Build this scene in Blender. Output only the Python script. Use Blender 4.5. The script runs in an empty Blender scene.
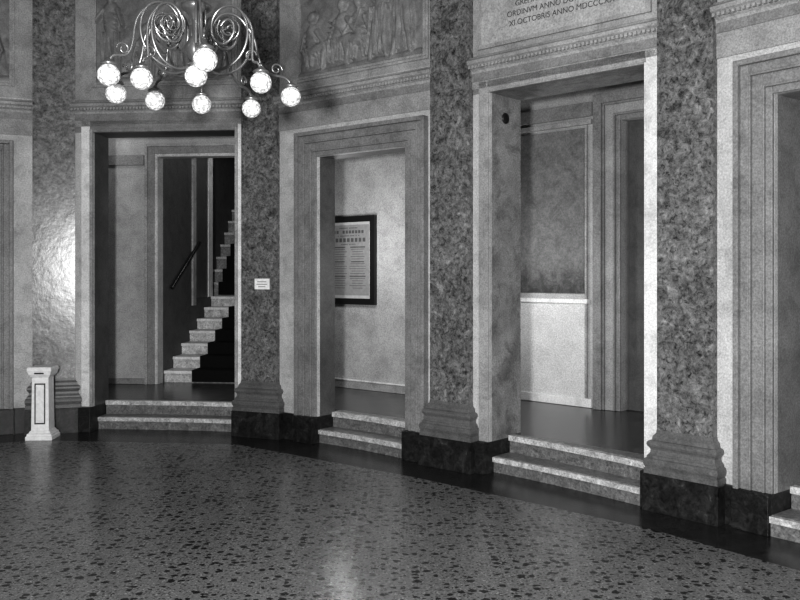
import bpy, bmesh, math, random
import numpy as np
from mathutils import Vector, Matrix
random.seed(4)
S=bpy.context.scene
COL=S.collection
S.view_settings.view_transform='Standard'
try: S.view_settings.look='Medium High Contrast'
except Exception: S.view_settings.look='None'

# ---------------------------------------------------------------- materials
def newmat(name):
    m=bpy.data.materials.new(name); m.use_nodes=True
    nt=m.node_tree; b=nt.nodes['Principled BSDF']
    return m,nt,b
def N(nt,t,**kw):
    n=nt.nodes.new(t)
    for k,v in kw.items():
        if k in n.inputs: n.inputs[k].default_value=v
        else: setattr(n,k,v)
    return n
def ramp(nt,fac,stops):
    r=nt.nodes.new('ShaderNodeValToRGB')
    el=r.color_ramp.elements
    while len(el)<len(stops): el.new(0.5)
    for e,(p,c) in zip(el,stops):
        e.position=p; e.color=(c,c,c,1)
    nt.links.new(fac,r.inputs['Fac']); return r
def mix(nt,a,b,fac,mode='MULTIPLY'):
    m=nt.nodes.new('ShaderNodeMix'); m.data_type='RGBA'; m.blend_type=mode
    m.inputs[0].default_value=fac if not hasattr(fac,'links') else 0
    if hasattr(fac,'links'): nt.links.new(fac,m.inputs[0])
    nt.links.new(a,m.inputs[6])
    nt.links.new(b,m.inputs[7]); return m.outputs[2]
def coord(nt): return N(nt,'ShaderNodeTexCoord').outputs['Object']
def noise(nt,co,scale,detail=6,rough=.6,dist=0):
    n=N(nt,'ShaderNodeTexNoise',Scale=scale,Detail=detail,Roughness=rough,Distortion=dist)
    nt.links.new(co,n.inputs['Vector']); return n.outputs['Fac']
def bump(nt,b,h,strength=.3,dist=.01):
    n=N(nt,'ShaderNodeBump',Strength=strength,Distance=dist)
    nt.links.new(h,n.inputs['Height']); nt.links.new(n.outputs[0],b.inputs['Normal'])
def plaster(name,c,var=.25,rough=.7,grain=.5,spec=.3,scale=2.2,patch=.3):
    m,nt,b=newmat(name); co=coord(nt)
    big=ramp(nt,noise(nt,co,scale,10,.7),[(.3,c*(1-var)),(.7,c*(1+var*.7))])
    fine=ramp(nt,noise(nt,co,75,4,.8),[(.35,1-grain),(.65,1.0)])
    o=mix(nt,big.outputs[0],fine.outputs[0],1.0)
    st=ramp(nt,noise(nt,co,5.5,12,.78,.7),[(.36,1-patch),(.52,1.0)])
    o=mix(nt,o,st.outputs[0],1.0)
    nt.links.new(o,b.inputs['Base Color'])
    b.inputs['Roughness'].default_value=rough
    b.inputs['Specular IOR Level'].default_value=spec
    bump(nt,b,noise(nt,co,40,6,.7),.35,.006)
    return m
def flat(name,c,rough=.5,metal=0,emit=0,spec=.5):
    m,nt,b=newmat(name)
    co=coord(nt)
    r=ramp(nt,noise(nt,co,30,4),[(.3,c*.85),(.7,min(1,c*1.1))])
    nt.links.new(r.outputs[0],b.inputs['Base Color'])
    b.inputs['Roughness'].default_value=rough; b.inputs['Metallic'].default_value=metal
    b.inputs['Specular IOR Level'].default_value=spec
    return m
def marble(name,stops,scale=7,rough=.28,spec=.5,fscale=38,fine=((.36,.35),(.47,.85),(.62,1.25)),bs=.12):
    m,nt,b=newmat(name); co=coord(nt)
    a=noise(nt,co,scale,12,.72,1.2)
    r=ramp(nt,a,stops)
    f=ramp(nt,noise(nt,co,fscale,8,.75,.6),list(fine))
    o=mix(nt,r.outputs[0],f.outputs[0],1.0)
    nt.links.new(o,b.inputs['Base Color'])
    b.inputs['Roughness'].default_value=rough
    b.inputs['Specular IOR Level'].default_value=spec
    bump(nt,b,noise(nt,co,14,5,.6),bs,.01)
    return m

M_wall=plaster('plaster_light',.64,.3)
M_wall_up=plaster('plaster_upper',.42,.35)
M_case=plaster('casing_stone',.29,.28,.5)
M_strip=plaster('jamb_light',.85,.22,.55,.35)
M_reveal=plaster('reveal_plaster',.38,.5,.5,.55,scale=3,patch=.5)
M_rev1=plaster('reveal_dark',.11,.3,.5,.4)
M_base=plaster('pilaster_base_stone',.17,.35,.4,.45)
M_marble=marble('scagliola',[(.34,.05),(.43,.10),(.50,.15),(.58,.185),(.70,.31)],9,.24,.5,34,((.37,.14),(.46,.72),(.54,1.0),(.66,1.5)),.15)
M_dark=marble('dark_marble',[(.3,.008),(.5,.018),(.62,.035),(.7,.08)],8,.42,.2)
M_step=marble('step_marble',[(.3,.22),(.5,.48),(.7,.75)],10,.5,.3,fscale=60)
M_riser=marble('riser_marble',[(.3,.08),(.5,.15),(.7,.28)],14,.4,fscale=60)
M_tread=marble('tread_marble',[(.3,.10),(.5,.20),(.7,.34)],12,.4,fscale=60)
M_hallfloor=marble('hall_floor_stone',[(.3,.03),(.5,.06),(.7,.12)],6,.25,fscale=50)
M_border=marble('border_stone',[(.3,.012),(.5,.022),(.7,.04)],8,.26,fscale=50,bs=.04)
M_hall=plaster('hall_plaster',.50,.25,patch=.2)
M_hallw=plaster('hall_dado',.76,.15,patch=.12)
M_relief=plaster('relief_stucco',.24,.3,.45,.35)
M_panel=plaster('inscription_stone',.50,.2)
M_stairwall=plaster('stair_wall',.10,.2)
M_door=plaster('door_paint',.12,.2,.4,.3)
M_ceil=plaster('ceiling_plaster',.30,.15)
M_black=flat('black_lacquer',.010,.3)
M_carpet=flat('dark_carpet',.008,.95,spec=.1)
M_paper=flat('aged_paper',.22,.6)
M_mat=flat('paper_mount',.40,.6)
M_ink=flat('ink',.07,.6)
M_white=flat('white_paint',.85,.45)
M_brass=flat('aged_brass',.27,.32,.8)
M_steel=flat('dark_bronze',.05,.35,.7)

def fresco():
    m,nt,b=newmat('fresco'); co=coord(nt)
    sep=N(nt,'ShaderNodeSeparateXYZ'); nt.links.new(co,sep.inputs[0])
    mr=N(nt,'ShaderNodeMapRange'); nt.links.new(sep.outputs[2],mr.inputs['Value'])
    mr.inputs['From Min'].default_value=1.42; mr.inputs['From Max'].default_value=1.76
    nz=noise(nt,co,7,12,.75,.8)
    ad=N(nt,'ShaderNodeMath'); ad.operation='MULTIPLY_ADD'; nt.links.new(mr.outputs[0],ad.inputs[0]); ad.inputs[1].default_value=.28; nt.links.new(nz,ad.inputs[2])
    r=ramp(nt,ad.outputs[0],[(.42,.03),(.55,.07),(.68,.13),(.95,.23)])
    f=ramp(nt,noise(nt,co,60,5,.8),[(.35,.55),(.65,1.1)])
    nt.links.new(mix(nt,r.outputs[0],f.outputs[0],1.0),b.inputs['Base Color']); b.inputs['Roughness'].default_value=.7
    return m
M_fresco=fresco()

def terrazzo():
    m,nt,b=newmat('terrazzo'); co=coord(nt)
    mp=N(nt,'ShaderNodeMapping'); mp.inputs['Scale'].default_value=(1,1.1,1)
    nt.links.new(co,mp.inputs[0])
    nz=N(nt,'ShaderNodeTexNoise',Scale=34.0,Detail=3.0); nt.links.new(mp.outputs[0],nz.inputs['Vector'])
    va=nt.nodes.new('ShaderNodeVectorMath'); va.operation='MULTIPLY_ADD'
    nt.links.new(nz.outputs['Color'],va.inputs[0]); va.inputs[1].default_value=(.04,.04,.04)
    nt.links.new(mp.outputs[0],va.inputs[2])
    def chips(sc,t0,t1):
        v=N(nt,'ShaderNodeTexVoronoi',Scale=sc); v.voronoi_dimensions='2D'; v.inputs['Randomness'].default_value=1
        nt.links.new(va.outputs[0],v.inputs['Vector'])
        sep=nt.nodes.new('ShaderNodeSeparateColor'); nt.links.new(v.outputs['Color'],sep.inputs[0])
        mr=N(nt,'ShaderNodeMapRange'); mr.inputs['To Min'].default_value=t0; mr.inputs['To Max'].default_value=t1
        nt.links.new(sep.outputs[0],mr.inputs['Value'])
        lt=nt.nodes.new('ShaderNodeMath'); lt.operation='LESS_THAN'
        nt.links.new(v.outputs['Distance'],lt.inputs[0]); nt.links.new(mr.outputs[0],lt.inputs[1])
        return lt.outputs[0]
    base=ramp(nt,noise(nt,co,60,6,.8),[(.3,.07),(.5,.145),(.72,.28)])
    big=ramp(nt,noise(nt,co,1.2,4),[(.3,.85),(.7,1.1)])
    o=mix(nt,base.outputs[0],big.outputs[0],1.0)
    dk=N(nt,'ShaderNodeRGB'); dk.outputs[0].default_value=(.009,.009,.009,1)
    md=N(nt,'ShaderNodeRGB'); md.outputs[0].default_value=(.05,.05,.05,1)
    lt=N(nt,'ShaderNodeRGB'); lt.outputs[0].default_value=(.30,.30,.30,1)
    o=mix(nt,o,md.outputs[0],chips(44,-.05,.38),'MIX')
    o=mix(nt,o,lt.outputs[0],chips(57,-.40,.30),'MIX')
    o=mix(nt,o,dk.outputs[0],chips(18,-.10,.41),'MIX')
    nt.links.new(o,b.inputs['Base Color'])
    rr=ramp(nt,noise(nt,co,5,5),[(.3,.20),(.7,.30)])
    nt.links.new(rr.outputs[0],b.inputs['Roughness'])
    b.inputs['Specular IOR Level'].default_value=.35
    return m
M_floor=terrazzo()
def globe_mat():
    m,nt,b=newmat('opal_cut_glass'); co=coord(nt)
    v=N(nt,'ShaderNodeTexVoronoi',Scale=70.0); nt.links.new(co,v.inputs['Vector'])
    r=ramp(nt,v.outputs['Distance'],[(.1,1.0),(.75,.35)])
    nt.links.new(r.outputs[0],b.inputs['Base Color']); b.inputs['Roughness'].default_value=.25
    nt.links.new(r.outputs[0],b.inputs['Emission Color']); b.inputs['Emission Strength'].default_value=.24
    bump(nt,b,v.outputs['Distance'],.8,.01)
    return m
M_globe=globe_mat()

# ---------------------------------------------------------------- mesh helper
class MB:
    def __init__(s): s.bm=bmesh.new(); s.mats=[]
    def mi(s,m):
        if m not in s.mats: s.mats.append(m)
        return s.mats.index(m)
    def box(s,x0,x1,y0,y1,z0,z1,m):
        i=s.mi(m)
        v=[s.bm.verts.new(p) for p in [(x0,y0,z0),(x1,y0,z0),(x1,y1,z0),(x0,y1,z0),(x0,y0,z1),(x1,y0,z1),(x1,y1,z1),(x0,y1,z1)]]
        for f in [(0,3,2,1),(4,5,6,7),(0,1,5,4),(1,2,6,5),(2,3,7,6),(3,0,4,7)]:
            s.bm.faces.new([v[k] for k in f]).material_index=i
    def rings(s,rects,m,cap=True):
        i=s.mi(m); R=[]
        for z,x0,x1,y0,y1 in rects:
            R.append([s.bm.verts.new(p) for p in [(x0,y0,z),(x1,y0,z),(x1,y1,z),(x0,y1,z)]])
        for a,b in zip(R,R[1:]):
            for k in range(4):
                s.bm.faces.new([a[k],a[(k+1)%4],b[(k+1)%4],b[k]]).material_index=i
        if cap:
            s.bm.faces.new(R[0][::-1]).material_index=i; s.bm.faces.new(R[-1]).material_index=i
    def prism(s,pts,z0,z1,m):
        i=s.mi(m)
        a=[s.bm.verts.new((p[0],p[1],z0)) for p in pts]; b=[s.bm.verts.new((p[0],p[1],z1)) for p in pts]
        n=len(pts); fs=[s.bm.faces.new(a[::-1]),s.bm.faces.new(b)]
        for k in range(n): fs.append(s.bm.faces.new([a[k],a[(k+1)%n],b[(k+1)%n],b[k]]))
        for f in fs: f.material_index=i
        bmesh.ops.triangulate(s.bm,faces=fs[:2])
    def profile(s,x0,x1,pr,m):
        i=s.mi(m)
        a=[s.bm.verts.new((x0,y,z)) for y,z in pr]; b=[s.bm.verts.new((x1,y,z)) for y,z in pr]
        n=len(pr); fs=[s.bm.faces.new(a),s.bm.faces.new(b[::-1])]
        for k in range(n): fs.append(s.bm.faces.new([b[k],b[(k+1)%n],a[(k+1)%n],a[k]]))
        for f in fs: f.material_index=i
        bmesh.ops.triangulate(s.bm,faces=fs[:2])
    def lathe(s,pr,m,c=(0,0,0),seg=24):
        i=s.mi(m); R=[]
        for r,z in pr:
            R.append([s.bm.verts.new((c[0]+r*math.cos(2*math.pi*k/seg),c[1]+r*math.sin(2*math.pi*k/seg),c[2]+z)) for k in range(seg)])
        for a,b in zip(R,R[1:]):
            for k in range(seg):
                f=s.bm.faces.new([a[k],a[(k+1)%seg],b[(k+1)%seg],b[k]]); f.material_index=i; f.smooth=True
        s.bm.faces.new(R[0][::-1]).material_index=i; s.bm.faces.new(R[-1]).material_index=i
    def obj(s,name,frame=None,bevel=0,parent=None):
        bmesh.ops.recalc_face_normals(s.bm,faces=s.bm.faces)
        me=bpy.data.meshes.new(name); s.bm.to_mesh(me); s.bm.free()
        for m in s.mats: me.materials.append(m)
        o=bpy.data.objects.new(name,me); COL.objects.link(o)
        if frame: o.location=(frame[0][0],frame[0][1],0); o.rotation_euler=(0,0,frame[1])
        if bevel:
            bv=o.modifiers.new('bevel','BEVEL'); bv.width=bevel; bv.segments=2; bv.limit_method='ANGLE'
        if parent: o.parent=parent
        return o

# ---------------------------------------------------------------- plan
Z=(-5.47,7.88);A=(-3.516,8.66);B=(-1.342,8.447);C=(.448,7.05);D=(1.933,5.667);E=(3.196,4.05)
V=[Z,A,B,C,D,E]
def fr(P,Q): return (P,math.atan2(Q[1]-P[1],Q[0]-P[0]))
def ln(P,Q): return math.hypot(Q[0]-P[0],Q[1]-P[1])
def loc(frame,u,v):
    P,a=frame; return (P[0]+u*math.cos(a)-v*math.sin(a),P[1]+u*math.sin(a)+v*math.cos(a))
F=[fr(V[i],V[i+1]) for i in range(5)]
L=[ln(V[i],V[i+1]) for i in range(5)]
CEIL=5.4
def offs(pts,d):
    out=[]
    for i,p in enumerate(pts):
        if i==0: out.append(loc(fr(pts[0],pts[1]),0,d)); continue
        if i==len(pts)-1: f=fr(pts[-2],pts[-1]); out.append(loc(f,ln(pts[-2],pts[-1]),d)); continue
        a1=fr(pts[i-1],p)[1]; a2=fr(p,pts[i+1])[1]; am=(a1+a2)/2
        k=d/math.cos((a2-a1)/2)
        out.append((p[0]-k*math.sin(am),p[1]+k*math.cos(am)))
    return out

# openings: (u0,u1,top,thickness)
OP=[(L[0]-1.62,L[0]-.62,2.69,.30),(.404,1.88,3.03,.36),(.71,1.775,2.70,.25),(.36,1.706,3.05,.44),(.585,1.62,2.70,.42)]
names=['wall_far_left','wall_left','wall_center','wall_right','wall_far_right']
for i in range(5):
    u0,u1,zt,th=OP[i]; m=MB()
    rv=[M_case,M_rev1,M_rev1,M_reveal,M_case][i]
    for a,b in ((0,u0),(u1,L[i])):
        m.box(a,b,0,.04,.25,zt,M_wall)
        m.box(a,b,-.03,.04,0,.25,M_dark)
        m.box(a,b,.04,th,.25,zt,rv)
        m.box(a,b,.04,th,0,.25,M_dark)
    m.box(0,L[i],0,.04,zt,3.36,M_wall if i in(0,2,4) else M_case)
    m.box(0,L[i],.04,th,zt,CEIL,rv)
    m.box(0,L[i],0,.04,3.36,CEIL,M_wall_up)
    m.obj(names[i],F[i])

# entablature mouldings (run between the pilasters)
for i in range(5):
    m=MB(); a,b=0.195,L[i]-.195
    m.profile(a,b,[(0,3.215),(-.02,3.215),(-.025,3.235),(-.045,3.25),(-.05,3.27),(-.075,3.285),(-.08,3.31),(-.06,3.325),(-.05,3.34),(0,3.345)],M_wall_up)
    n=int((b-a)/.034)
    for k in range(n):
        x=a+.01+k*(b-a-.02)/n
        m.box(x,x+.02,-.072,-.04,3.248,3.27,M_wall_up)
    m.box(a,b,-.012,0,3.09 if i in(1,3) else 2.99,3.15,M_wall_up)
    m.box(a,b,-.022,0,3.15,3.215,M_case)
    m.obj('trim_%d'%(i+1),F[i])

# door casings
def casing(i,layers,foot,n,headmat=None,rightmat=None):
    u0,u1,zt,th=OP[i]; m=MB()
    for a,b,p,mm in layers:
        m.box(u0-b,u0-a,-p,0,foot,zt+b,mm); m.box(u1+a,u1+b,-p,0,foot,zt+b,rightmat or mm)
        m.box(u0-a,u1+a,-p,0,zt+a,zt+b,headmat or mm)
    w=max(l[1] for l in layers)+.01
    for x0,x1 in ((u0-w,u0),(u1,u1+w)):
        m.box(x0,x1,-.075,-.03,0,foot,M_dark)
    return m.obj('trim_%d'%n,F[i],.004)
LG=[(0,.045,.025,M_case),(.045,.06,.04,M_case),(.06,.13,.03,M_case),(.13,.145,.05,M_case),(.145,.20,.045,M_case),(.20,.235,.075,M_case)]
casing(0,LG,.25,6); casing(2,LG,.25,7); casing(4,LG,.25,8)
casing(1,[(0,.03,.02,M_wall_up),(.03,.12,.012,M_strip)],.25,9,M_case)
casing(3,[(0,.012,.016,M_wall_up),(.012,.095,.012,M_wall_up)],.25,10,M_wall_up,M_strip)

# ---------------------------------------------------------------- pilasters
def pilaster(idx,w=.2,proj=.06,ang=None):
    P=V[idx]
    a1=F[idx-1][1] if idx>0 else F[0][1]; a2=F[idx][1] if idx<5 else F[4][1]
    am=(a1+a2)/2; half=abs(a2-a1)/2
    if ang is not None: am=ang
    yf=-(w*math.tan(half)+proj)
    m=MB(); yb=.03
    def R(z,e): return (z,-w-e,w+e,yf-e,yb)
    m.rings([R(0,.07),R(.245,.07),R(.25,.065)],M_dark)
    m.rings([R(.25,.063),R(.285,.063),R(.29,.056),R(.30,.060),R(.315,.066),R(.335,.066),R(.35,.060),R(.355,.050),R(.37,.048),R(.375,.042),R(.39,.032),R(.41,.030),R(.425,.038),R(.43,.044),R(.445,.050),R(.46,.048),R(.47,.038),R(.475,.024),R(.50,.020),R(.52,.004),R(.54,.002)],M_base)
    m.rings([R(.54,0),R(CEIL,0)],M_marble)
    return m.obj('pilaster',(P,am))
for i in range(6): pilaster(i,ang=math.radians(17.3) if i==1 else None)

# ---------------------------------------------------------------- steps (concave fronts following the round room)
def steps(i,l1,r1,l2,r2,sag=.025):
    u0,u1,zt,th=OP[i]; m=MB(); u0+=.002; u1-=.002; K=10
    def arc(l,r,d=0): return [(u0+(u1-u0)*k/K, l+(r-l)*k/K+sag*4*(k/K)*(1-k/K)+d) for k in range(K+1)]
    def slab(l,r,d,back,z0,z1,mat):
        if isinstance(back,tuple): bk=arc(*back)[::-1]
        else: bk=[(u1,back),(u0,back)]
        m.prism(arc(l,r,d)+bk,z0,z1,mat)
    slab(l1,r1,0,(l2,r2,.01),0,.085,M_riser)
    slab(l1,r1,-.018,(l2,r2,.01),.085,.125,M_step)
    slab(l1,r1,.012,(l2,r2,.005),.125,.128,M_tread)
    slab(l2,r2,0,.33,0,.225,M_riser)
    slab(l2,r2,-.018,.33,.225,.27,M_step)
    slab(l2,r2,.03,.33,.27,.273,M_tread)
    return m.obj('door_steps',F[i],.003)
steps(0,.02,.0,.2,.2);steps(1,.12,.10,.30,.28,.03);steps(2,.03,-.03,.22,.16);steps(3,.06,-.06,.28,.10);steps(4,-.05,-.09,.2,.12)

# ---------------------------------------------------------------- floor / ceiling / rear walls
REAR=[(4.1,2.0),(3.3,-.2),(1.3,-2.2),(-1.5,-2.8),(-4.4,-1.9),(-6.5,.6),(-7.2,3.4),(-6.8,6.0)]
ROOM=V+REAR
def inset(poly,d):
    out=[];n=len(poly)
    for i in range(n):
        p0,p,p1=poly[i-1],poly[i],poly[(i+1)%n]
        a1=fr(p0,p)[1];a2=fr(p,p1)[1]
        dd=(a2-a1+math.pi)%(2*math.pi)-math.pi; am=a1+dd/2; k=-d/math.cos(dd/2)
        out.append((p[0]-k*math.sin(am),p[1]+k*math.cos(am)))
    return out
INN=inset(ROOM,.50)
OUT=inset(ROOM,-.3)
m=MB(); i1=m.mi(M_floor); i2=m.mi(M_border)
a=[m.bm.verts.new((p[0],p[1],0)) for p in INN]; b=[m.bm.verts.new((p[0],p[1],0)) for p in OUT]
c=[m.bm.verts.new((p[0],p[1],-.1)) for p in OUT]
n=len(a)
f=m.bm.faces.new(a); f.material_index=i1
for k in range(n):
    m.bm.faces.new([a[k],a[(k+1)%n],b[(k+1)%n],b[k]]).material_index=i2
    m.bm.faces.new([b[k],b[(k+1)%n],c[(k+1)%n],c[k]]).material_index=i2
m.bm.faces.new(c).material_index=i2
fl=m.obj('floor')
m=MB(); m.prism(OUT,CEIL,CEIL+.1,M_ceil); m.obj('ceiling')
m=MB(); seq=[E]+REAR+[Z]
for P,Q in zip(seq,seq[1:]):
    ff=fr(P,Q); l=ln(P,Q)
    m.prism([P,Q,loc(ff,l,.2),loc(ff,0,.2)],0,CEIL,M_case)
m.obj('wall_back')

# ---------------------------------------------------------------- corridor
H0=loc(F[0],0,1.6); H0b=loc(F[0],L[0],1.6)
H1=loc(F[1],-.35,1.6); H1b=loc(F[1],2.0,1.6)
H2=loc(F[2],-1.0,1.6); H2b=loc(F[2],1.2,1.6)
H3=loc(F[3],-.9,2.0); H3b=loc(F[3],1.75,2.0)
H4=loc(F[4],.1,1.6); H4b=loc(F[4],L[4],1.6)
HC=3.75
def seg(m,P,Q,z0,z1,mat,th=.15):
    ff=fr(P,Q); l=ln(P,Q)
    m.prism([P,Q,loc(ff,l,th),loc(ff,0,th)],z0,z1,mat)
m=MB()
seg(m,Z,H0,.27,HC,M_hall); seg(m,H0,H0b,.27,HC,M_hall); seg(m,H0b,H1,.27,HC,M_hall)
m.obj('wall_hall_left')
m=MB()
seg(m,H1b,H2,.27,4.7,M_hall); seg(m,H2,H2b,.27,HC,M_hall); seg(m,H2b,H3,.27,HC,M_hall)
m.obj('wall_hall_center')
m=MB(); 
IO=(.456,1.86,3.0)
m.box(-.35,IO[0],1.6,1.76,.27,4.7,M_hall); m.box(IO[1],2.0,1.6,1.76,.27,4.7,M_hall); m.box(IO[0],IO[1],1.6,1.76,IO[2],4.7,M_hall)
m.obj('wall_hall_stair',F[1])
m=MB()
for a,b,p,mm in [(0,.035,.02,M_wall),(.035,.12,.03,M_case),(.12,.15,.05,M_wall_up)]:
    m.box(IO[0]-b,IO[0]-a,1.6-p,1.6,.27,IO[2]+b,mm); m.box(IO[1]+a,IO[1]+b-.01,1.6-p,1.6,.27,IO[2]+b,mm)
    m.box(IO[0]-a,IO[1]+a,1.6-p,1.6,IO[2]+a,IO[2]+b,mm)
m.obj('trim_11',F[1],.004)
m=MB(); m.box(-.35,IO[0]-.16,1.55,1.6,2.90,3.02,M_case); m.box(-.35,IO[0]-.16,1.58,1.6,.27,.34,M_case)
m.obj('trim_12',F[1],.005)
DO=(.45,1.25,3.08)
m=MB()
m.box(-.9,DO[0],2.0,2.15,.27,HC,M_hall); m.box(DO[1],1.75,2.0,2.15,.27,HC,M_hall); m.box(DO[0],DO[1],2.0,2.15,DO[2],HC,M_hall)
m.box(-.9,.06,1.985,2.0,.36,1.30,M_hallw)
m.box(-.88,.05,1.975,1.985,1.40,3.05,M_fresco)
m.obj('wall_hall_right',F[3])
m=MB()
m.box(-.9,.10,1.95,2.0,1.30,1.345,M_strip); m.box(-.9,.14,1.96,2.0,.27,.36,M_strip)
m.box(-.9,.14,1.95,2.0,3.08,3.13,M_wall_up); m.box(-.9,.14,1.965,2.0,3.16,3.3,M_case)
m.box(.06,.085,1.965,2.0,.36,3.08,M_wall_up)
m.obj('trim_13',F[3],.006)
m=MB()
for a,b,p,mm in [(0,.05,.03,M_case),(.05,.07,.05,M_case),(.07,.16,.04,M_wall_up),(.16,.18,.06,M_case),(.18,.27,.085,M_case)]:
    m.box(DO[0]-b,DO[0]-a,2.0-p,2.0,.27,DO[2]+b,mm); m.box(DO[1]+a,DO[1]+b,2.0-p,2.0,.27,DO[2]+b,mm)
    m.box(DO[0]-a,DO[1]+a,2.0-p,2.0,DO[2]+a,DO[2]+b,mm)
m.obj('trim_14',F[3],.005)
m=MB()
m.box(DO[0]+.005,DO[1]-.005,2.09,2.13,.275,DO[2]-.005,M_door)
for x in (DO[0]+.012,DO[1]-.03): m.box(x,x+.018,2.075,2.09,.275,DO[2]-.01,M_door)
for z0,z1 in ((.45,1.25),(1.4,2.9)):
    m.box(DO[0]+.22,DO[1]-.22,2.08,2.09,z0,z1,M_door)
m.lathe([(.012,0),(.012,.04),(.028,.05),(.03,.065),(.001,.075)],M_steel,c=(DO[1]-.1,2.04,1.35),seg=14)
m.obj('door_1',F[3],.003)
m=MB()
seg(m,H3b,H4,.27,HC,M_hall); seg(m,H4,H4b,.27,HC,M_hall); seg(m,H4b,E,.27,HC,M_hall)
m.obj('wall_hall_far_right')
m=MB(); m.box(-.95,1.15,1.575,1.6,.27,.36,M_wall_up); m.box(-.95,1.15,1.565,1.6,.36,.375,M_strip)
m.obj('baseboard_center',F[2],.003)

IO25=offs(V,.33)
outer=[loc(F[4],L[4],1.75),loc(F[4],.1,1.75),loc(F[3],1.75,2.15),loc(F[3],-.9,2.15),loc(F[2],1.2,1.78),loc(F[2],-1.0,1.78),loc(F[1],2.0,1.76),loc(F[1],-.35,1.76),loc(F[0],L[0],1.76),loc(F[0],0,1.76)]
m=MB(); m.prism(IO25+outer,-.1,.268,M_hallfloor); m.obj('floor_hall')
IO3=offs(V,.2)
m=MB(); m.prism(IO3+outer,HC,HC+.1,M_ceil); m.obj('ceiling_hall')

# ---------------------------------------------------------------- staircase (frame of left bay)
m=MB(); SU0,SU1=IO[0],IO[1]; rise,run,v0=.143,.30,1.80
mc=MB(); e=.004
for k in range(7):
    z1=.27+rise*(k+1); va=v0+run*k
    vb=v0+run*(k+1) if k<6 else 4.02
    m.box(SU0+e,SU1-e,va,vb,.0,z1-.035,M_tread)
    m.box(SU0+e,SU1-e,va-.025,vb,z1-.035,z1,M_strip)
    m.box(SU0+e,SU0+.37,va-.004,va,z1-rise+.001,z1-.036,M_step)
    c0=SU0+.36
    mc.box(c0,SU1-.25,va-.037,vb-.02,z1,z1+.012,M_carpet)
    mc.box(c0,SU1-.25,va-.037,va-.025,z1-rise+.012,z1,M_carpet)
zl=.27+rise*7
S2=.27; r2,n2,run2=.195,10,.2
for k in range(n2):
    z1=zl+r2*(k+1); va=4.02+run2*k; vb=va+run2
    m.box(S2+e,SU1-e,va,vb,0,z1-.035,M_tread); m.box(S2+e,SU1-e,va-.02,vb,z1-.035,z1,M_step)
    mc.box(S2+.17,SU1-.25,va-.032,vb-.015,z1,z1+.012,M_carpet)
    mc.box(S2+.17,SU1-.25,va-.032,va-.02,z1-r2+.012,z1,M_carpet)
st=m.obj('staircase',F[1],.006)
cp=mc.obj('stair_carpet',None,0,st)
m=MB()
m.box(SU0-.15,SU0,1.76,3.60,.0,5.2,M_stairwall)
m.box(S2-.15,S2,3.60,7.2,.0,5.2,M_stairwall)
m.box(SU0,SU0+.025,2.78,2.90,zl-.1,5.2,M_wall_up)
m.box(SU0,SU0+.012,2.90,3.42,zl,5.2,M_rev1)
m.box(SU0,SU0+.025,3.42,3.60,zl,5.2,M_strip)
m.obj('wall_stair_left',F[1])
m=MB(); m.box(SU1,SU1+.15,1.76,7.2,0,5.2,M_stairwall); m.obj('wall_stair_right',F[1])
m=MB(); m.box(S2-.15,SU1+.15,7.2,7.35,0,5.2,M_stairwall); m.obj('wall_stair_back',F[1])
m=MB(); m.box(S2-.15,SU1+.15,1.6,7.35,5.2,5.3,M_ceil); m.box(S2-.15,SU1+.15,1.6,1.76,4.7,5.2,M_hall); m.obj('ceiling_stair',F[1])

def tube(name,pts,r,mat,frame=None,parent=None,cyc=False,typ='POLY'):
    cu=bpy.data.curves.new(name,'CURVE'); cu.dimensions='3D'; cu.bevel_depth=r; cu.bevel_resolution=3
    cu.use_fill_caps=True
    sp=cu.splines.new(typ)
    sp.points.add(len(pts)-1)
    for p,q in zip(sp.points,pts): p.co=(*q,1)
    if typ=='NURBS': sp.order_u=4; sp.use_endpoint_u=True; sp.resolution_u=6
    cu.materials.append(mat)
    o=bpy.data.objects.new(name,cu); COL.objects.link(o)
    if frame: o.location=(frame[0][0],frame[0][1],0); o.rotation_euler=(0,0,frame[1])
    if parent: o.parent=parent
    return o
hr=bpy.data.objects.new('stair_handrail',None); COL.objects.link(hr); hr.location=(F[1][0][0],F[1][0][1],0); hr.rotation_euler=(0,0,F[1][1])
tube('rail',[(SU0+.05,1.92,1.42),(SU0+.05,2.95,2.02)],.022,M_black,None,hr)
for q in (2.15,2.7):
    zq=1.42+(q-1.92)*.58
    tube('bracket',[(SU0+.0,q,zq-.05),(SU0+.04,q,zq-.05),(SU0+.05,q,zq-.01)],.008,M_black,None,hr)

# ---------------------------------------------------------------- framed poster
m=MB(); x0,x1,z0,z1=-.70,.123,1.243,2.263; y=1.6
fw=.07
m.box(x0,x1,y-.045,y-.001,z0,z0+fw,M_black);m.box(x0,x1,y-.045,y-.001,z1-fw,z1,M_black)
m.box(x0,x0+fw,y-.045,y-.001,z0+fw,z1-fw,M_black);m.box(x1-fw,x1,y-.045,y-.001,z0+fw,z1-fw,M_black)
m.box(x0+fw,x1-fw,y-.02,y-.002,z0+fw,z1-fw,M_mat)
m.box(x0+fw+.03,x1-fw-.03,y-.023,y-.02,z0+fw+.035,z1-fw-.03,M_paper)
xa,xb=x0+fw+.06,x1-fw-.06
c=(xa+xb)/2; zz=z1-fw-.06
def inkbar(c,w,h): 
    m.box(c-w/2,c+w/2,y-.0245,y-.023,zz-h,zz,M_ink)
for w,h in ((.5,.012),(.85,.035),(.6,.010),(.95,.045),(.4,.010)):
    # heading lines broken into letter blocks
    k=int(w*(xb-xa)/(h*1.1+.008)); W=w*(xb-xa)
    for q in range(k):
        if random.random()<.88: inkbar(c-W/2+(q+.5)*W/k,W/k*.66,h)
    zz-=h+.022
for k in range(18):
    for cc in (-1,1):
        hw=(xb-xa)*.44*random.uniform(.6,1); inkbar(c+cc*(xb-xa)*.25,hw,.006 if k%6 else .014)
    zz-=.028
m.obj('framed_poster',F[2])

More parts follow.
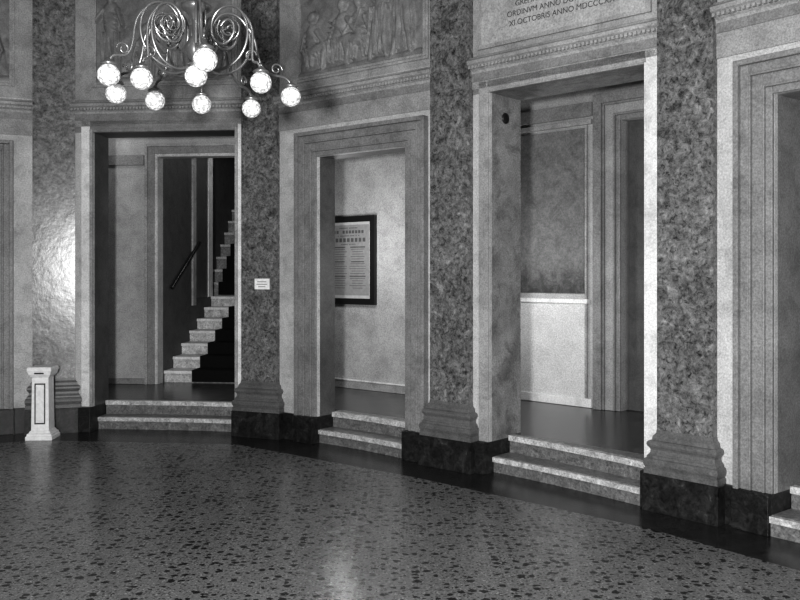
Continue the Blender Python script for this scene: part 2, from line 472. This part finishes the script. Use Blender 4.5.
# ---------------------------------------------------------------- plaque on pilaster
aB=(F[1][1]+F[2][1])/2; yfB=-(.2*math.tan(abs(F[2][1]-F[1][1])/2)+.06)
m=MB(); m.box(-.04,.125,yfB-.012,yfB-.0005,1.445,1.55,M_white)
for k,w in enumerate((.05,.06,.04)):
    m.box(-w+.0425,w+.0425,yfB-.0135,yfB-.012,1.522-.024*k-.006,1.522-.024*k,M_ink)
m.obj('wall_plaque',(B,aB),.002)

# ---------------------------------------------------------------- relief panels
def relief(i,u0,u1,z0,z1,seed):
    rnd=random.Random(seed); nx,nz=int((u1-u0)*120),int((z1-z0)*120)
    U,W=np.meshgrid(np.linspace(u0,u1,nx),np.linspace(z0,z1,nz)); Hh=np.zeros_like(U)
    def cap(ax,az,bx,bz,ra,rb,h):
        nonlocal Hh
        dx,dz=bx-ax,bz-az; t=np.clip(((U-ax)*dx+(W-az)*dz)/(dx*dx+dz*dz+1e-9),0,1)
        d=np.hypot(U-(ax+t*dx),W-(az+t*dz)); r=ra+(rb-ra)*t
        q=np.clip(1-(d/r)**2,0,1); Hh=np.maximum(Hh,h*np.sqrt(q))
    n=max(1,int((u1-u0)/.29)); 
    for k in range(n):
        x=u0+.17+(u1-u0-.34)*(k/(max(1,n-1))); x+=rnd.uniform(-.04,.04)
        s=rnd.choice([-1,1]); g=1.2; hgt=rnd.uniform(.62,.8)*g
        b=z0+.05; hip=b+hgt*.5; sh=b+hgt*.82; lean=s*rnd.uniform(0,.1)
        seat=rnd.random()<.7
        if seat:
            hip=b+hgt*.22; sh=b+hgt*.45
            cap(x,hip,x+s*.17,hip+.03,.065,.05,.06); cap(x+s*.17,hip+.03,x+s*.14,b,.05,.025,.055)
            cap(x-s*.02,hip,x-s*.03,b,.10,.13,.022)
        else:
            cap(x-.02,hip,x-.06-lean,b,.06,.032,.05); cap(x+.02,hip,x+.08,b,.06,.03,.055)
            cap(x,hip,x-s*.03,b+.08,.085,.11,.02)
        cap(x,hip,x+lean,sh,.065,.085,.055)
        cap(x+lean,sh+.02,x+lean,sh+.13,.025,.035,.045); cap(x+lean+s*.015,sh+.15,x+lean,sh+.13,.052,.052,.07)
        cap(x+lean+s*.07,sh,x+lean+s*.17,sh-.13,.03,.024,.06); cap(x+lean+s*.17,sh-.13,x+lean+s*.25,sh-.05+rnd.uniform(-.12,.12),.024,.018,.06)
        cap(x+lean-s*.07,sh,x+lean-s*.13,sh-.16,.03,.02,.055)
        for q in range(6):
            xx=x-.09+.035*q; cap(xx,hip+.03,xx+rnd.uniform(-.05,.05),b+.03,.013,.011,.05+.015*rnd.random())
        for q in range(4):
            cap(x-.06,sh-.05*q,x+.06,sh-.07-.05*q,.011,.009,.062)
    cap(u0,z0+.01,u1,z0+.02,.035,.035,.035)
    Hh+=.004*np.sin(U*37+np.sin(W*23)*2)
    m=MB(); mi=m.mi(M_relief)
    vs=[[m.bm.verts.new((U[j,k],-.006-Hh[j,k],W[j,k])) for k in range(nx)] for j in range(nz)]
    for j in range(nz-1):
        for k in range(nx-1):
            f=m.bm.faces.new([vs[j][k],vs[j][k+1],vs[j+1][k+1],vs[j+1][k]]); f.smooth=True; f.material_index=mi
    for t,p in ((.022,.03),(.045,.018)):
        m.box(u0-t,u1+t,-p,0,z0-t,z0-t+.023,M_wall_up); m.box(u0-t,u1+t,-p,0,z1+t-.023,z1+t,M_wall_up)
        m.box(u0-t,u0-t+.023,-p,0,z0-t+.023,z1+t-.023,M_wall_up); m.box(u1+t-.023,u1+t,-p,0,z0-t+.023,z1+t-.023,M_wall_up)
    m.obj('relief_panel',F[i])
relief(0,.45,L[0]-.42,3.52,4.65,3)
relief(1,.45,1.86,3.53,4.65,7)
relief(2,.50,1.97,3.47,4.6,12)
relief(4,.42,1.75,3.47,4.6,5)

# inscription tablet
m=MB(); m.box(.30,1.72,-.02,0,3.43,4.5,M_panel)
for a,b,c,d in ((.26,1.76,3.40,3.43),(.26,1.76,4.5,4.53)): m.box(a,b,-.026,0,c,d,M_wall_up)
for a,b in ((.26,.30),(1.72,1.76)): m.box(a,b,-.026,0,3.43,4.5,M_wall_up)
tab=m.obj('inscription_tablet',F[3])
for k,t in enumerate(['XI OCTOBRIS ANNO MDCCCXX','ORDINVM ANNO DOM. PRIMO ET','GREMIVM SEDEM AVGVSTAM','VRBIS DECORI LITTERARVM','PATRIAE CIVIBVS OPTIMIS','ANNO MDCCC']):
    cu=bpy.data.curves.new('inscription_line','FONT'); cu.body=t; cu.size=.062; cu.align_x='CENTER'; cu.extrude=.0015
    cu.materials.append(M_ink)
    o=bpy.data.objects.new('inscription_line',cu); COL.objects.link(o); o.parent=tab
    o.location=(1.03,-.0213,3.53+.074*k); o.rotation_euler=(math.pi/2,0,0)
m=MB()
m.lathe([(.0,0),(.045,0),(.045,.008),(.03,.012),(.0,.014)],M_steel,seg=20)
o=m.obj('wall_emblem')
P=loc(F[3],OP[3][0]+.001,.22); o.location=(P[0],P[1],2.87); o.rotation_euler=(0,math.pi/2,F[3][1])

# ---------------------------------------------------------------- white pedestal
m=MB()
def R(z,h): h*=.93; return (z,-h,h,-h,h)
m.rings([R(0,.135),R(.035,.135),R(.04,.125),R(.06,.123),R(.065,.11),R(.085,.10),R(.09,.09),R(.60,.083),R(.605,.095),R(.62,.103),R(.625,.11),R(.655,.118),R(.66,.123),R(.685,.123),R(.70,.115)],M_white)
w=.05
for (a,b,c,d) in ((-w,w,.15,.162),(-w,w,.53,.542),(-w,-w+.01,.162,.53),(w-.01,w,.162,.53)):
    m.box(a,b,-.091,-.07,c,d,M_steel)
m.box(-w+.018,w-.018,-.088,-.07,.18,.512,M_white)
m.box(-.045,.045,-.113,-.10,.634,.648,M_steel)
m.obj('white_pedestal',((-3.47,8.26),math.radians(4)),.003)

# ---------------------------------------------------------------- chandelier
ch=bpy.data.objects.new('chandelier',None); COL.objects.link(ch); ch.location=(-1.08,4.5,0)
m=MB()
m.lathe([(.004,2.60),(.02,2.62),(.03,2.65),(.015,2.68),(.02,2.72),(.045,2.75),(.06,2.79),(.045,2.83),(.02,2.86),(.018,2.93),(.03,2.96),(.055,2.985),(.075,3.0),(.078,3.02),(.05,3.03),(.03,3.05),(.022,3.1),(.035,3.14),(.022,3.18),(.012,3.2),(.012,CEIL-.08),(.07,CEIL-.05),(.09,CEIL),(.001,CEIL)],M_brass,seg=28)
m.obj('stem',None,0,ch)
GL=[(.18,-.57,2.6),(-.37,-.27,2.6),(.06,-.25,2.6),(-.23,-.19,2.6),(.36,-.10,2.6),(-.48,.17,2.6),(.47,.25,2.6),(-.32,.36,2.6),(-.08,.47,2.6),(.19,.59,2.6)]
for gi,(gx,gy,gz) in enumerate(GL):
    r=math.hypot(gx,gy); a=math.atan2(gy,gx); ca,sa=math.cos(a),math.sin(a)
    def P3(rr,z,off=0): return (rr*ca-off*sa,rr*sa+off*ca,z)
    q=min(.29,r*.8)
    pts=[(.02,2.70),(q*.35,2.655),(q*.75,2.68),(q*1.02,2.78),(q*1.05,2.90),(q*.85,3.0),(q*.5,3.01),(q*.28,2.93),(q*.32,2.83),(q*.55,2.79),(q*.76,2.84),(q*.78,2.91),(q*.62,2.95),(q*.5,2.90)]
    tube('scroll_%d'%gi,[P3(x,z) for x,z in pts],.0075,M_brass,None,ch,typ='NURBS')
    pts=[(q*.95,2.95),(q*1.12,2.90),(q*1.14,2.80),(q+(r-q)*.35,2.71),(q+(r-q)*.6,2.69),(r*.96,2.70),(r,2.655)]
    tube('arm_%d'%gi,[P3(x,z) for x,z in pts],.0075,M_brass,None,ch,typ='NURBS')
    cx,cz2=q*.62,2.89; sp=[]
    for k in range(34):
        t=k/33; th=t*4.2*math.pi; rad=min(.075,q*.33)*(1-t*.85); sp.append(P3(cx+rad*math.cos(th+2.4),cz2+rad*math.sin(th+2.4),.03))
    tube('curl_%d'%gi,sp,.0045,M_brass,None,ch)
    sp=[]
    for k in range(16):
        t=k/15; th=t*2.2*math.pi; rad=.035*(1-t*.7); sp.append(P3(r*.84+rad*math.cos(th),2.73+rad*math.sin(th),0))
    tube('leaf_%d'%gi,sp,.005,M_brass,None,ch)
    m=MB()
    m.lathe([(.006,.075),(.012,.065),(.02,.06),(.038,.050),(.042,.042),(.036,.040),(.002,.038)],M_brass,c=(gx,gy,gz),seg=20)
    m.obj('cup_%d'%gi,None,0,ch)
    m=MB(); pr=[]
    for k in range(15):
        t=-math.pi/2+math.pi*k/14; pr.append((max(.0015,.056*math.cos(t)),-.012+.055*math.sin(t)))
    m.lathe(pr,M_globe,c=(gx,gy,gz),seg=28)
    m.obj('globe_%d'%gi,None,0,ch)

# ---------------------------------------------------------------- lights
def area(name,loc_,target,size,power):
    l=bpy.data.lights.new(name,'AREA'); l.energy=power; l.size=size; l.shape='DISK'
    o=bpy.data.objects.new(name,l); COL.objects.link(o); o.location=loc_
    d=Vector(target)-Vector(loc_); o.rotation_euler=d.to_track_quat('-Z','Y').to_euler(); return o
area('flash_lamp',(-.55,-.3,1.68),(-.1,7.5,2.0),.3,480)
area('overhead_fill',(-.2,.6,5.2),(-.2,2.0,0),1.6,70)  # added overhead fill for the room, not a fixture
def pt(name,p,power,r=.15):
    l=bpy.data.lights.new(name,'POINT'); l.energy=power; l.shadow_soft_size=r
    o=bpy.data.objects.new(name,l); COL.objects.link(o); o.location=p
p=loc(F[2],.2,.75); pt('hall_fill',(p[0],p[1],1.9),26)  # added fill behind the pier, brightens the hall wall; no fixture
p=loc(F[3],-.5,1.0); pt('hall_fill',(p[0],p[1],1.6),24)  # added fill for the right hall, hidden beside the opening
p=loc(F[1],-.1,1.0); pt('hall_fill',(p[0],p[1],3.3),5)  # weak added fill for the corridor outside the stair
p=loc(F[1],1.5,3.3); pt('stair_fill',(p[0],p[1],3.6),14)  # added fill to light the stairwell, no lamp hangs here
w=bpy.data.worlds.new('world'); S.world=w; w.use_nodes=True
w.node_tree.nodes['Background'].inputs[0].default_value=(.5,.5,.5,1); w.node_tree.nodes['Background'].inputs[1].default_value=.1

cam=bpy.data.cameras.new('camera'); cam.lens=38.25; cam.sensor_width=36; cam.shift_y=-26.5/800
co=bpy.data.objects.new('camera',cam); COL.objects.link(co); co.location=(0,0,1.6); co.rotation_euler=(math.pi/2,0,0)
S.camera=co
